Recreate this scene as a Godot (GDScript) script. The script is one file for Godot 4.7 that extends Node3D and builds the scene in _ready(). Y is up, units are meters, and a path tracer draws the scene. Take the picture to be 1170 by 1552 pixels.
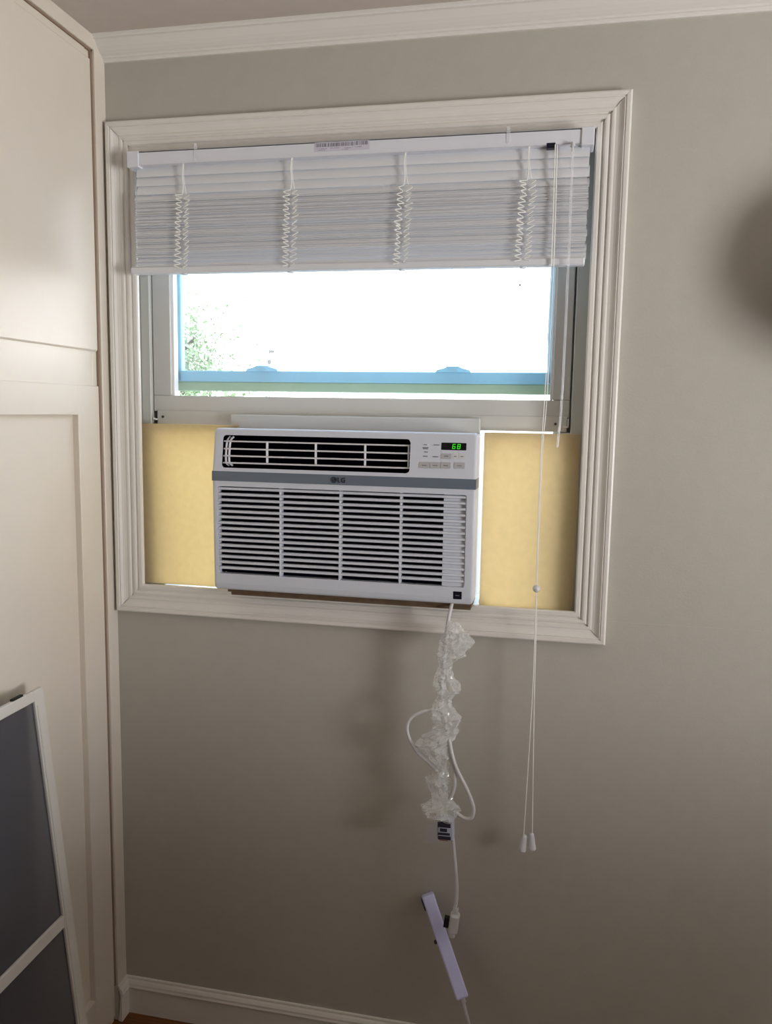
extends Node3D

# ---------------------------------------------------------------- mesh helpers
var M := {}
var rng := RandomNumberGenerator.new()

func new_st() -> SurfaceTool:
	var st := SurfaceTool.new()
	st.begin(Mesh.PRIMITIVE_TRIANGLES)
	return st

func vert(st: SurfaceTool, p: Vector3, n: Vector3, uv := Vector2.ZERO) -> void:
	st.set_normal(n)
	st.set_uv(uv)
	st.add_vertex(p)

# a flat triangle, clockwise seen from the side that o points to
func tri(st: SurfaceTool, a: Vector3, b: Vector3, c: Vector3, o: Vector3) -> void:
	var n := (b - a).cross(c - a)
	if n.length_squared() < 1e-18:
		return
	if n.dot(o) > 0.0:
		n = n.normalized()
		vert(st, a, n); vert(st, c, n); vert(st, b, n)
	else:
		n = -n.normalized()
		vert(st, a, n); vert(st, b, n); vert(st, c, n)

func quad(st: SurfaceTool, a: Vector3, b: Vector3, c: Vector3, d: Vector3, o: Vector3) -> void:
	tri(st, a, b, c, o)
	tri(st, a, c, d, o)

# a smooth triangle with normals of its own
func stri(st: SurfaceTool, p: Array, n: Array) -> void:
	var f: Vector3 = (p[1] - p[0]).cross(p[2] - p[0])
	var s: Vector3 = n[0] + n[1] + n[2]
	var order := [0, 2, 1] if f.dot(s) > 0.0 else [0, 1, 2]
	for k in order:
		vert(st, p[k], n[k])

func squad(st: SurfaceTool, p: Array, n: Array) -> void:
	stri(st, [p[0], p[1], p[2]], [n[0], n[1], n[2]])
	stri(st, [p[0], p[2], p[3]], [n[0], n[2], n[3]])

# a box with chamfered edges
func box(st: SurfaceTool, lo: Vector3, hi: Vector3, r := 0.002, xf := Transform3D.IDENTITY) -> void:
	var c := (lo + hi) * 0.5
	var h := (hi - lo) * 0.5
	r = minf(r, minf(h.x, minf(h.y, h.z)) * 0.6)
	var pt := func(s: Vector3, axis: int) -> Vector3:
		var q := Vector3(s.x * (h.x - r), s.y * (h.y - r), s.z * (h.z - r))
		q[axis] = s[axis] * h[axis]
		return xf * (c + q)
	var centre: Vector3 = xf * c
	for axis in 3:
		var u := (axis + 1) % 3
		var v := (axis + 2) % 3
		for s in [-1.0, 1.0]:
			var q := []
			for e in [[-1, -1], [1, -1], [1, 1], [-1, 1]]:
				var k := Vector3.ZERO
				k[axis] = s; k[u] = e[0]; k[v] = e[1]
				q.append(pt.call(k, axis))
			quad(st, q[0], q[1], q[2], q[3], (q[0] + q[2]) * 0.5 - centre)
		for a in [-1.0, 1.0]:
			for b in [-1.0, 1.0]:
				var k0 := Vector3.ZERO
				k0[u] = a; k0[v] = b; k0[axis] = -1.0
				var k1 := k0
				k1[axis] = 1.0
				var p0: Vector3 = pt.call(k0, u)
				var p1: Vector3 = pt.call(k1, u)
				var p2: Vector3 = pt.call(k1, v)
				var p3: Vector3 = pt.call(k0, v)
				quad(st, p0, p1, p2, p3, (p0 + p2) * 0.5 - centre)
	for a in [-1.0, 1.0]:
		for b in [-1.0, 1.0]:
			for d in [-1.0, 1.0]:
				var k := Vector3(a, b, d)
				var p0: Vector3 = pt.call(k, 0)
				var p1: Vector3 = pt.call(k, 1)
				var p2: Vector3 = pt.call(k, 2)
				tri(st, p0, p1, p2, p0 - centre)

func box_mesh(lo: Vector3, hi: Vector3, r := 0.002, xf := Transform3D.IDENTITY) -> ArrayMesh:
	var st := new_st()
	box(st, lo, hi, r, xf)
	return st.commit()

# smooth curve through points
func curve(pts: Array, per := 6) -> PackedVector3Array:
	var out := PackedVector3Array()
	for i in pts.size() - 1:
		var p0: Vector3 = pts[maxi(i - 1, 0)]
		var p1: Vector3 = pts[i]
		var p2: Vector3 = pts[i + 1]
		var p3: Vector3 = pts[mini(i + 2, pts.size() - 1)]
		for k in per:
			out.append(p1.cubic_interpolate(p2, p0, p3, float(k) / per))
	out.append(pts[-1])
	return out

# a round cord along a path; radius may be a number or an array of them
func tube(st: SurfaceTool, path: PackedVector3Array, radius, sides := 8, caps := true) -> void:
	var rings := []
	var norms := []
	var side := Vector3.ZERO
	for i in path.size():
		var t := (path[mini(i + 1, path.size() - 1)] - path[maxi(i - 1, 0)]).normalized()
		if side == Vector3.ZERO:
			side = t.cross(Vector3.UP if absf(t.y) < 0.9 else Vector3.RIGHT).normalized()
		side = (side - t * side.dot(t)).normalized()
		var up := t.cross(side)
		var r: float = radius[i] if radius is Array or radius is PackedFloat32Array else radius
		var ring := []
		var nn := []
		for k in sides:
			var a := TAU * k / sides
			var n := side * cos(a) + up * sin(a)
			nn.append(n)
			ring.append(path[i] + n * r)
		rings.append(ring)
		norms.append(nn)
	for i in path.size() - 1:
		for k in sides:
			var j := (k + 1) % sides
			squad(st, [rings[i][k], rings[i][j], rings[i + 1][j], rings[i + 1][k]], [norms[i][k], norms[i][j], norms[i + 1][j], norms[i + 1][k]])
	if caps:
		for e in [0, path.size() - 1]:
			var o: Vector3 = path[0] - path[1] if e == 0 else path[e] - path[e - 1]
			for k in sides:
				tri(st, path[e], rings[e][k], rings[e][(k + 1) % sides], o)

# a profile [radius, height] turned about the y axis at a place
func lathe(st: SurfaceTool, profile: Array, at: Vector3, sides := 20, xf := Basis.IDENTITY) -> void:
	for i in profile.size() - 1:
		var a: Vector2 = profile[i]
		var b: Vector2 = profile[i + 1]
		var d := (b - a).normalized()
		var n2 := Vector2(d.y, -d.x)
		for k in sides:
			var t0 := TAU * k / sides
			var t1 := TAU * (k + 1) / sides
			var p := []
			var n := []
			for q in [[a, t0], [a, t1], [b, t1], [b, t0]]:
				var w: Vector2 = q[0]
				var t: float = q[1]
				p.append(at + xf * Vector3(w.x * cos(t), w.y, w.x * sin(t)))
				n.append(xf * Vector3(n2.x * cos(t), n2.y, n2.x * sin(t)))
			squad(st, p, n)

# outline of a rounded rectangle in the x-y plane
func rrect(x0: float, y0: float, x1: float, y1: float, r: float, n := 5) -> PackedVector2Array:
	var out := PackedVector2Array()
	for c in [[x1 - r, y0 + r, -90.0], [x1 - r, y1 - r, 0.0], [x0 + r, y1 - r, 90.0], [x0 + r, y0 + r, 180.0]]:
		for k in n + 1:
			var a := deg_to_rad(c[2] + 90.0 * k / n)
			out.append(Vector2(c[0] + r * cos(a), c[1] + r * sin(a)))
	return out

# fills an outline at the depth that zf gives, facing +z; hole is an optional inner outline
func fill(st: SurfaceTool, outline: PackedVector2Array, zf: Callable, hole := PackedVector2Array()) -> void:
	var poly := outline
	if hole.size():
		var o := outline
		if Geometry2D.is_polygon_clockwise(o):
			o.reverse()
		var h := hole
		if not Geometry2D.is_polygon_clockwise(h):
			h.reverse()
		var bi := 0
		var bj := 0
		var best := 1e9
		for i in o.size():
			for j in h.size():
				var d := o[i].distance_to(h[j])
				if d < best:
					best = d; bi = i; bj = j
		poly = PackedVector2Array()
		for i in o.size() + 1:
			poly.append(o[(bi + i) % o.size()])
		for j in h.size() + 1:
			poly.append(h[(bj + j) % h.size()])
	var idx := Geometry2D.triangulate_polygon(poly)
	for i in range(0, idx.size(), 3):
		var p := []
		for k in 3:
			var q := poly[idx[i + k]]
			p.append(Vector3(q.x, q.y, zf.call(q.y)))
		tri(st, p[0], p[1], p[2], Vector3(0, 0, 1))

# a flat plate of an outline between two depths
func plate(st: SurfaceTool, outline: PackedVector2Array, z0: float, z1: float) -> void:
	fill(st, outline, func(_y): return z1)
	var c := Vector2.ZERO
	for p in outline:
		c += p
	c /= outline.size()
	for i in outline.size():
		var a := outline[i]
		var b := outline[(i + 1) % outline.size()]
		var m := (a + b) * 0.5 - c
		quad(st, Vector3(a.x, a.y, z0), Vector3(b.x, b.y, z0), Vector3(b.x, b.y, z1), Vector3(a.x, a.y, z1), Vector3(m.x, m.y, 0))

# a moulding: profile of (outwards, height) swept from a to b, ends cut at the given slopes
func mould(st: SurfaceTool, profile: Array, a: Vector3, b: Vector3, outwards: Vector3, up: Vector3, m0 := 0.0, m1 := 0.0) -> void:
	var along := (b - a).normalized()
	var pa := []
	var pb := []
	for q in profile:
		pa.append(a + outwards * q.x + up * q.y - along * q.x * m0)
		pb.append(b + outwards * q.x + up * q.y + along * q.x * m1)
	for i in profile.size() - 1:
		var d: Vector2 = profile[i + 1] - profile[i]
		var o: Vector3 = up * d.x - outwards * d.y
		quad(st, pa[i], pb[i], pb[i + 1], pa[i + 1], o)
	var mid := Vector2.ZERO
	for q in profile:
		mid += q
	mid /= profile.size()
	for e in [[pa, a, -1.0, -m0], [pb, b, 1.0, m1]]:
		var c: Vector3 = e[1] + outwards * mid.x + up * mid.y + along * mid.x * e[3]
		for i in profile.size() - 1:
			tri(st, c, e[0][i], e[0][i + 1], along * e[2])

# ---------------------------------------------------------------- objects
func gxf(n: Node) -> Transform3D:
	var t := Transform3D.IDENTITY
	while n != self:
		t = n.transform * t
		n = n.get_parent()
	return t

func numbered(called: String, parent: Node) -> String:
	if not parent.has_node(called):
		return called
	var k := 1
	while parent.has_node("%s_%03d" % [called, k]):
		k += 1
	return "%s_%03d" % [called, k]

# commits a shape given in the world's axes as ONE named mesh under parent
func obj(called: String, shape, mat: Material, parent: Node = self, place := Transform3D.IDENTITY) -> MeshInstance3D:
	var o := MeshInstance3D.new()
	o.mesh = shape.commit() if shape is SurfaceTool else shape
	o.material_override = mat
	o.name = numbered(called, parent)
	o.transform = gxf(parent).affine_inverse() * place
	o.cast_shadow = GeometryInstance3D.SHADOW_CASTING_SETTING_ON
	parent.add_child(o, true)
	return o

func tag(o: Node, label: String, category: String, group := "", kind := "") -> Node:
	o.set_meta("label", label)
	o.set_meta("category", category)
	if group:
		o.set_meta("group", group)
	if kind:
		o.set_meta("kind", kind)
	return o

func thing(called: String, label: String, category: String, at: Vector3, group := "", kind := "") -> Node3D:
	var o := Node3D.new()
	o.name = numbered(called, self)
	o.position = at
	add_child(o, true)
	tag(o, label, category, group, kind)
	return o

# ---------------------------------------------------------------- materials
func mat(color: Color, rough := 0.5, spec := 0.5) -> StandardMaterial3D:
	var m := StandardMaterial3D.new()
	m.albedo_color = color
	m.roughness = rough
	m.metallic_specular = spec
	return m

func noise_tex(freq: float, size := 512, ramp: Gradient = null, seed_ := 1, octaves := 4) -> NoiseTexture2D:
	var n := FastNoiseLite.new()
	n.seed = seed_
	n.noise_type = FastNoiseLite.TYPE_SIMPLEX_SMOOTH
	n.frequency = freq
	n.fractal_octaves = octaves
	var t := NoiseTexture2D.new()
	t.width = size
	t.height = size
	t.seamless = true
	t.noise = n
	if ramp:
		t.color_ramp = ramp
	return t

func ramp(a: Color, b: Color) -> Gradient:
	var g := Gradient.new()
	g.set_color(0, a)
	g.set_color(1, b)
	return g

func paint(color: Color, rough: float, bump := 0.02, scale := 3.0, vary := 0.03, seed_ := 3) -> StandardMaterial3D:
	var m := mat(Color.WHITE, rough)
	m.albedo_texture = noise_tex(0.012, 512, ramp(color.darkened(vary), color.lightened(vary * 0.6)), seed_)
	m.heightmap_enabled = bump > 0.0
	if bump > 0.0:
		m.heightmap_texture = noise_tex(0.09, 512, null, seed_ + 7, 3)
		m.heightmap_scale = bump
	m.uv1_triplanar = true
	m.uv1_world_triplanar = true
	m.uv1_scale = Vector3.ONE * scale
	return m

func materials() -> void:
	M.wall = paint(Color(0.71, 0.696, 0.655), 0.62, 0.015, 3.0, 0.015)
	M.ceiling = paint(Color(0.79, 0.75, 0.715), 0.8, 0.03, 2.5, 0.015, 11)
	M.trim = mat(Color(0.875, 0.862, 0.835), 0.38)
	M.door = paint(Color(0.86, 0.828, 0.775), 0.35, 0.003, 1.5, 0.01, 31)
	M.vinyl = mat(Color(0.80, 0.80, 0.78), 0.42)
	M.vinyl_shade = mat(Color(0.78, 0.785, 0.76), 0.5)
	M.blind = mat(Color(0.855, 0.862, 0.875), 0.36)
	M.headrail = mat(Color(0.86, 0.87, 0.90), 0.34)
	M.cord = mat(Color(0.95, 0.95, 0.93), 0.75)
	M.ac = mat(Color(0.80, 0.818, 0.855), 0.42)
	M.ac_bar = mat(Color(0.88, 0.88, 0.90), 0.4)
	M.ac_body = mat(Color(0.62, 0.62, 0.60), 0.45)
	M.band = mat(Color(0.40, 0.44, 0.49), 0.35)
	M.dark = mat(Color(0.012, 0.012, 0.05), 0.7, 0.1)
	M.navy = mat(Color(0.02, 0.03, 0.12), 0.35)
	M.ink = mat(Color(0.07, 0.10, 0.13), 0.5)
	M.grey_print = mat(Color(0.42, 0.42, 0.43), 0.6)
	M.button = mat(Color(0.68, 0.68, 0.69), 0.5)
	M.button_pale = mat(Color(0.80, 0.80, 0.81), 0.5)
	M.black = mat(Color(0.012, 0.012, 0.03), 0.25)
	M.shim = paint(Color(0.40, 0.31, 0.22), 0.8, 0.02, 4.0, 0.15, 41)
	M.screen_frame = mat(Color(0.82, 0.81, 0.78), 0.45)
	M.rubber = mat(Color(0.05, 0.05, 0.05), 0.7)
	M.steel = mat(Color(0.25, 0.25, 0.25), 0.4)
	M.white_metal = mat(Color(0.93, 0.93, 0.93), 0.3)
	M.strip = mat(Color(0.83, 0.84, 1.0), 0.38)  # white plastic, with the bluish window light tinted into its colour
	M.plug = mat(Color(0.80, 0.80, 0.80), 0.45)
	M.power_cord = mat(Color(0.82, 0.82, 0.82), 0.45)
	M.tag = mat(Color(0.72, 0.74, 0.80), 0.6)
	M.tag_dark = mat(Color(0.16, 0.16, 0.22), 0.6)
	M.tag_red = mat(Color(0.55, 0.25, 0.18), 0.6)
	M.bark = mat(Color(0.22, 0.17, 0.13), 0.9)
	M.pole = mat(Color(0.42, 0.42, 0.40), 0.9)
	M.soil = paint(Color(0.42, 0.42, 0.38), 0.95, 0.0, 0.2, 0.1, 51)
	M.added_dresser = mat(Color(0.46, 0.47, 0.49), 0.6)
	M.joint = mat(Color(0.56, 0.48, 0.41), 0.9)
	M.ornament = mat(Color(0.24, 0.17, 0.12), 0.6)
	var g := mat(Color(0.95, 0.97, 1.0, 0.04), 0.0)
	g.transparency = BaseMaterial3D.TRANSPARENCY_ALPHA
	M.glass = g
	var w := mat(Color(0.97, 0.98, 1.0, 0.22), 0.08)
	w.transparency = BaseMaterial3D.TRANSPARENCY_ALPHA
	M.clear = w
	var f := mat(Color(0.95, 0.96, 0.96, 0.29), 0.10)
	f.transparency = BaseMaterial3D.TRANSPARENCY_ALPHA
	M.film = f
	var mesh := mat(Color(0.30, 0.305, 0.34, 0.64), 0.7)
	mesh.transparency = BaseMaterial3D.TRANSPARENCY_ALPHA
	M.screen_mesh = mesh
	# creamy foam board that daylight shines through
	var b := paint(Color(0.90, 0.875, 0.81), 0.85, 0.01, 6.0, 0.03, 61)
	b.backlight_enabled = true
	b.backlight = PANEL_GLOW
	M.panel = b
	# frame of the outer window, blue sky glow put into its colour and backlight
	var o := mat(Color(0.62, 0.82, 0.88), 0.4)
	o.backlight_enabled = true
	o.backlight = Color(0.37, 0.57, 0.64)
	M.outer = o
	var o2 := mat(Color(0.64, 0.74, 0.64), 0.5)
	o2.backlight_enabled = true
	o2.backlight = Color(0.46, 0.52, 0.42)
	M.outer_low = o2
	var l := mat(Color(0.55, 0.65, 0.48), 0.6)
	l.backlight_enabled = true
	l.backlight = Color(0.10, 0.13, 0.03)
	M.leaf = l
	var e := mat(Color(0.1, 0.5, 0.05), 0.5)
	e.emission_enabled = true
	e.emission = Color(0.25, 1.0, 0.12)
	e.emission_energy_multiplier = 0.8
	M.led = e
	# oak boards
	for k in 3:
		var n := FastNoiseLite.new()
		n.seed = 70 + k
		n.frequency = 0.02
		n.fractal_octaves = 4
		var t := NoiseTexture2D.new()
		t.width = 512
		t.height = 512
		t.seamless = true
		t.noise = n
		var c: Color = [Color(0.48, 0.255, 0.045), Color(0.44, 0.225, 0.035), Color(0.52, 0.285, 0.06)][k]
		t.color_ramp = ramp(c.darkened(0.3), c.lightened(0.1))
		var m := mat(Color.WHITE, 0.42)
		m.albedo_texture = t
		m.uv1_triplanar = true
		m.uv1_scale = Vector3(0.7, 12, 12)
		M["oak_%d" % k] = m

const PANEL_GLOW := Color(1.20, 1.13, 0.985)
const EYE := Vector3(0, 1.58, 1.8)
const LEFT := -1.057
const RIGHT := 2.85
const TOP := 2.41
const BACK := 9.0

func _ready() -> void:
	rng.seed = 20240607
	# camera
	var cam := Camera3D.new()
	cam.name = "camera"
	cam.fov = 64.49
	cam.near = 0.02
	cam.far = 500.0
	cam.transform = Transform3D(Basis(Vector3(0.978460, 0.016248, -0.205797), Vector3(-0.040751, 0.992484, -0.115388), Vector3(0.202376, 0.121288, 0.971768)), EYE)
	add_child(cam)
	cam.current = true
	# sky, exposure
	var sky_mat := ProceduralSkyMaterial.new()
	sky_mat.sky_top_color = Color(0.80, 0.89, 1.0)
	sky_mat.sky_horizon_color = Color(1.0, 1.0, 1.0)
	sky_mat.sky_curve = 0.3
	sky_mat.ground_horizon_color = Color(0.90, 0.90, 0.88)
	sky_mat.ground_bottom_color = Color(0.6, 0.6, 0.57)
	var sky := Sky.new()
	sky.sky_material = sky_mat
	var env := Environment.new()
	env.background_mode = Environment.BG_SKY
	env.sky = sky
	env.background_energy_multiplier = 9.0
	env.tonemap_mode = Environment.TONE_MAPPER_LINEAR
	env.tonemap_exposure = 0.81
	env.sdfgi_enabled = true
	env.ssao_enabled = true
	env.ssil_enabled = true
	var we := WorldEnvironment.new()
	we.name = "world"
	we.environment = env
	add_child(we)
	# daylight of the window in the right wall
	var day := AreaLight3D.new()
	day.name = "window_daylight"
	day.area_size = Vector2(0.80, 1.5)
	day.light_color = Color(0.985, 0.98, 0.985)
	day.light_energy = 14.5
	day.area_range = 12.0
	day.shadow_enabled = true
	day.transform = Transform3D(Basis.IDENTITY, Vector3(2.90, 1.2, 2.0)).looking_at(Vector3(2.90, 1.2, 2.0) + Vector3(-0.70, 0.68, -0.20), Vector3.UP)
	add_child(day)

	materials()
	build_room()
	build_window()
	build_closet()
	build_air_conditioner()
	build_blind()
	build_screen()
	build_power()
	build_outside()
	build_ornament()
	build_added_dresser()

# ---------------------------------------------------------------- room
func build_room() -> void:
	var st := new_st()
	var hx0 := -1.004
	var hx1 := 0.058
	var hy0 := 1.135
	var hy1 := 2.18
	box(st, Vector3(LEFT - 0.2, -0.1, -0.15), Vector3(RIGHT + 0.15, hy0, 0), 0.0001)
	box(st, Vector3(LEFT - 0.2, hy1, -0.15), Vector3(RIGHT + 0.15, TOP + 0.15, 0), 0.0001)
	box(st, Vector3(LEFT - 0.2, hy0, -0.15), Vector3(hx0, hy1, 0), 0.0001)
	box(st, Vector3(hx1, hy0, -0.15), Vector3(RIGHT + 0.15, hy1, 0), 0.0001)
	tag(obj("wall_back", st, M.wall), "taupe painted wall around the window, plain and matt", "wall", "", "structure")
	st = new_st()
	box(st, Vector3(LEFT - 0.2, -0.1, 0), Vector3(LEFT - 0.03, TOP + 0.15, BACK), 0.0001)
	tag(obj("wall_left", st, M.wall), "taupe side wall that holds the white panelled closet, left of the window", "wall", "", "structure")
	st = new_st()
	for q in [[-0.1, TOP + 0.15, 0.0, 1.55], [-0.1, TOP + 0.15, 2.45, BACK], [-0.1, 0.55, 1.55, 2.45], [1.95, TOP + 0.15, 1.55, 2.45]]:
		box(st, Vector3(RIGHT, q[0], q[2]), Vector3(RIGHT + 0.15, q[1], q[3]), 0.0001)
	tag(obj("wall_right", st, M.wall), "taupe side wall with a low window opening, right of the photo's frame", "wall", "", "structure")
	st = new_st()
	box(st, Vector3(LEFT - 0.2, -0.1, BACK), Vector3(RIGHT + 0.15, TOP + 0.15, BACK + 0.15), 0.0001)
	tag(obj("wall_front", st, M.wall), "taupe wall behind the camera, opposite the window", "wall", "", "structure")
	st = new_st()
	box(st, Vector3(LEFT - 0.03, TOP, 0), Vector3(RIGHT, TOP + 0.15, BACK), 0.0001)
	tag(obj("ceiling", st, M.ceiling), "off white painted ceiling above the crown moulding", "ceiling", "", "structure")
	# floor with its boards
	st = new_st()
	box(st, Vector3(LEFT - 0.03, -0.1, 0), Vector3(RIGHT, -0.002, BACK), 0.0001)
	var fl := tag(obj("floor", st, M.oak_0), "orange brown polished wooden floor in the corner below the white baseboard", "floor", "", "structure")
	var widths := 0.06
	var lengths := [0.62, 0.85, 0.74]
	var shapes := []
	for L in lengths:
		shapes.append(box_mesh(Vector3(0.0005, -0.006, 0.0005), Vector3(L - 0.0005, 0.0, widths - 0.0005), 0.0012))
	for row in 9:
		var x := LEFT - 0.02 - rng.randf() * 0.4
		if x < LEFT - 0.02:
			x = LEFT - 0.02
		var k := row % 3
		while x < 1.6:
			obj("plank", shapes[k], M["oak_%d" % rng.randi_range(0, 2)], fl, Transform3D(Basis.IDENTITY, Vector3(x, 0.0, row * widths)))
			x += lengths[k]
			k = (k + 1 + rng.randi_range(0, 1)) % 3
	# crown moulding
	st = new_st()
	var crown := [Vector2(0, 0), Vector2(0.006, 0), Vector2(0.0075, 0.004), Vector2(0.0075, 0.007), Vector2(0.011, 0.008), Vector2(0.013, 0.0115), Vector2(0.017, 0.0135), Vector2(0.023, 0.0175), Vector2(0.030, 0.0235), Vector2(0.037, 0.0315), Vector2(0.041, 0.0355), Vector2(0.046, 0.037), Vector2(0.047, 0.040), Vector2(0.052, 0.043), Vector2(0.052, 0.0445), Vector2(0, 0.0445)]
	# outwards is +z, up is +y: profile x runs into the room, y up
	var cr: Array = crown.map(func(q): return Vector2(q.y, q.x))
	mould(st, cr, Vector3(LEFT - 0.01, 2.366, 0), Vector3(RIGHT, 2.366, 0), Vector3.UP, Vector3(0, 0, 1))
	tag(obj("trim_1", st, M.trim), "white crown moulding between the taupe wall and the ceiling", "moulding", "", "structure")
	# baseboard
	var bp := [Vector2(0, 0), Vector2(0, 0.011), Vector2(0.068, 0.011), Vector2(0.070, 0.014), Vector2(0.075, 0.015), Vector2(0.079, 0.013), Vector2(0.084, 0.0125), Vector2(0.089, 0.009), Vector2(0.092, 0.0055), Vector2(0.097, 0.005), Vector2(0.0985, 0.003), Vector2(0.0985, 0)]
	st = new_st()
	mould(st, bp, Vector3(LEFT, 0, 0), Vector3(RIGHT, 0, 0), Vector3.UP, Vector3(0, 0, 1))
	tag(obj("baseboard_back", st, M.trim), "white baseboard with moulded cap along the wall under the window", "baseboard", "", "structure")
	st = new_st()
	mould(st, bp, Vector3(LEFT + 0.004, 0, 0.002), Vector3(LEFT + 0.004, 0, 0.046), Vector3.UP, Vector3(1, 0, 0))
	tag(obj("baseboard_left", st, M.trim), "short white baseboard return at the foot of the corner strip", "baseboard", "", "structure")

# ---------------------------------------------------------------- window
func build_window() -> void:
	# casing with mitred corners
	var prof := [Vector2(0, 0.0), Vector2(0, 0.008), Vector2(0.003, 0.010), Vector2(0.011, 0.010), Vector2(0.0125, 0.0085), Vector2(0.016, 0.0075), Vector2(0.018, 0.0115), Vector2(0.021, 0.0125), Vector2(0.026, 0.0120), Vector2(0.0285, 0.010), Vector2(0.031, 0.010), Vector2(0.033, 0.0135), Vector2(0.037, 0.0140), Vector2(0.041, 0.0130), Vector2(0.047, 0.0140), Vector2(0.052, 0.0160), Vector2(0.056, 0.0190), Vector2(0.058, 0.0205), Vector2(0.060, 0.0190), Vector2(0.062, 0.0215), Vector2(0.069, 0.0220), Vector2(0.072, 0.0205), Vector2(0.073, 0.0180), Vector2(0.073, 0)]
	prof = prof.map(func(q): return Vector2(q.x * 0.93, q.y))
	var x0 := -0.978
	var x1 := 0.053
	var y0 := 1.153
	var y1 := 2.165
	var cas := thing("trim_2", "white moulded casing with mitred corners framing the window", "casing", Vector3(x0 - 0.068, y0 - 0.068, 0), "", "structure")
	for e in [[Vector3(x0, y0, 0), Vector3(x1, y0, 0), Vector3.DOWN], [Vector3(x0, y1, 0), Vector3(x1, y1, 0), Vector3.UP], [Vector3(x0, y0, 0), Vector3(x0, y1, 0), Vector3.LEFT], [Vector3(x1, y0, 0), Vector3(x1, y1, 0), Vector3.RIGHT]]:
		var st := new_st()
		mould(st, prof, e[0], e[1], e[2], Vector3(0, 0, 1), 0.995, 0.995)
		obj("casing_board", st, M.trim, cas)
	# frame, sashes, panes
	var w := thing("window_1", "white double hung window with blue sky glow coloured into its outer sash, above the air conditioner", "window", Vector3(-0.5, 1.135, -0.1), "", "structure")
	var st := new_st()
	box(st, Vector3(-1.004, 1.135, -0.15), Vector3(-0.979, 2.18, -0.050), 0.002)
	box(st, Vector3(0.0285, 1.135, -0.15), Vector3(0.058, 2.18, -0.052), 0.002)
	box(st, Vector3(-0.985, 2.155, -0.15), Vector3(0.03, 2.18, -0.03), 0.002)
	box(st, Vector3(-1.0, 1.12, -0.17), Vector3(0.058, 1.1405, -0.004), 0.002)
	# sash tracks, added close behind the foam boards to shade their outer edges
	box(st, Vector3(-1.003, 1.139, -0.093), Vector3(-0.953, 1.5425, -0.056), 0.002)
	box(st, Vector3(0.003, 1.139, -0.093), Vector3(0.057, 1.5425, -0.056), 0.002)
	# blind stops and the deep jambs behind the foam boards
	box(st, Vector3(-0.985, 1.139, -0.15), Vector3(-0.950, 2.16, -0.092), 0.002)
	box(st, Vector3(-0.010, 1.139, -0.15), Vector3(0.032, 2.16, -0.092), 0.002)
	obj("window_frame", st, M.vinyl_shade, w)
	var lower := thing_part("lower_sash", w, Vector3(-0.47, 1.55, -0.06))
	st = new_st()
	box(st, Vector3(-0.977, 1.614, -0.088), Vector3(-0.930, 2.14, -0.060), 0.0015)
	obj("stile", st, M.vinyl, lower)
	st = new_st()
	box(st, Vector3(-0.014, 1.614, -0.088), Vector3(0.0245, 2.14, -0.060), 0.0015)
	obj("stile", st, M.vinyl, lower)
	st = new_st()
	box(st, Vector3(-0.977, 1.575, -0.088), Vector3(0.0245, 1.6135, -0.060), 0.0015)
	obj("rail", st, M.vinyl, lower)
	st = new_st()
	box(st, Vector3(-0.977, 2.10, -0.088), Vector3(0.0245, 2.145, -0.0605), 0.0015)
	obj("rail", st, M.vinyl, lower)
	st = new_st()
	box(st, Vector3(-0.967, 1.5435, -0.090), Vector3(0.0205, 1.5780, -0.057), 0.0015)
	obj("finger_lip", st, M.vinyl, lower)
	st = new_st()
	box(st, Vector3(-0.931, 1.612, -0.086), Vector3(-0.9235, 2.11, -0.066), 0.001)
	box(st, Vector3(-0.0195, 1.612, -0.086), Vector3(-0.0135, 2.11, -0.066), 0.001)
	obj("glazing_bead", st, M.white_metal, lower)
	st = new_st()
	box(st, Vector3(-0.926, 1.611, -0.0775), Vector3(-0.018, 2.105, -0.0745), 0.0)
	obj("pane", st, M.glass, lower)
	for q in [[-0.0944, 1.8670, 0.0020], [-0.0830, 1.8339, 0.0010]]:
		st = new_st()
		box(st, Vector3(q[0] - q[2], q[1] - q[2], -0.0745), Vector3(q[0] + q[2], q[1] + q[2], -0.0738), 0.0004)
		obj("speck", st, M.steel, lower)
	for x in [-0.9515, -0.0046]:
		st = new_st()
		var up := Basis(Vector3.RIGHT, PI / 2)
		lathe(st, [Vector2(0.0030, -0.056), Vector2(0.0028, -0.0550), Vector2(0.0014, -0.0546), Vector2(0, -0.0549)].map(func(q): return Vector2(q.x, q.y)), Vector3(x, 1.5615, 0), 12, up)
		obj("screw", st, M.steel, lower)
	# tilt latches at the ends of the lower sash
	for s in [[-0.975, -0.965], [0.012, 0.0245]]:
		st = new_st()
		box(st, Vector3(s[0], 1.5535, -0.062), Vector3(s[1], 1.557, -0.050), 0.0006)
		box(st, Vector3(s[1] - 0.003 if s[0] > -0.5 else s[0], 1.5535, -0.062), Vector3(s[1] if s[0] > -0.5 else s[0] + 0.003, 1.573 if s[0] > -0.5 else 1.559, -0.050), 0.0006)
		obj("tilt_latch", st, M.white_metal, lower)
	var outer := thing_part("outer_sash", w, Vector3(-0.47, 1.63, -0.12))
	st = new_st()
	box(st, Vector3(-0.958, 1.651, -0.122), Vector3(-0.9215, 2.15, -0.100), 0.002)
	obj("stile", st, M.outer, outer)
	st = new_st()
	box(st, Vector3(-0.0285, 1.651, -0.122), Vector3(0.012, 2.15, -0.100), 0.002)
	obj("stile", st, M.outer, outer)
	st = new_st()
	box(st, Vector3(-0.958, 1.650, -0.122), Vector3(0.012, 1.6765, -0.100), 0.002)
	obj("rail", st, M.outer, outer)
	st = new_st()
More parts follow.
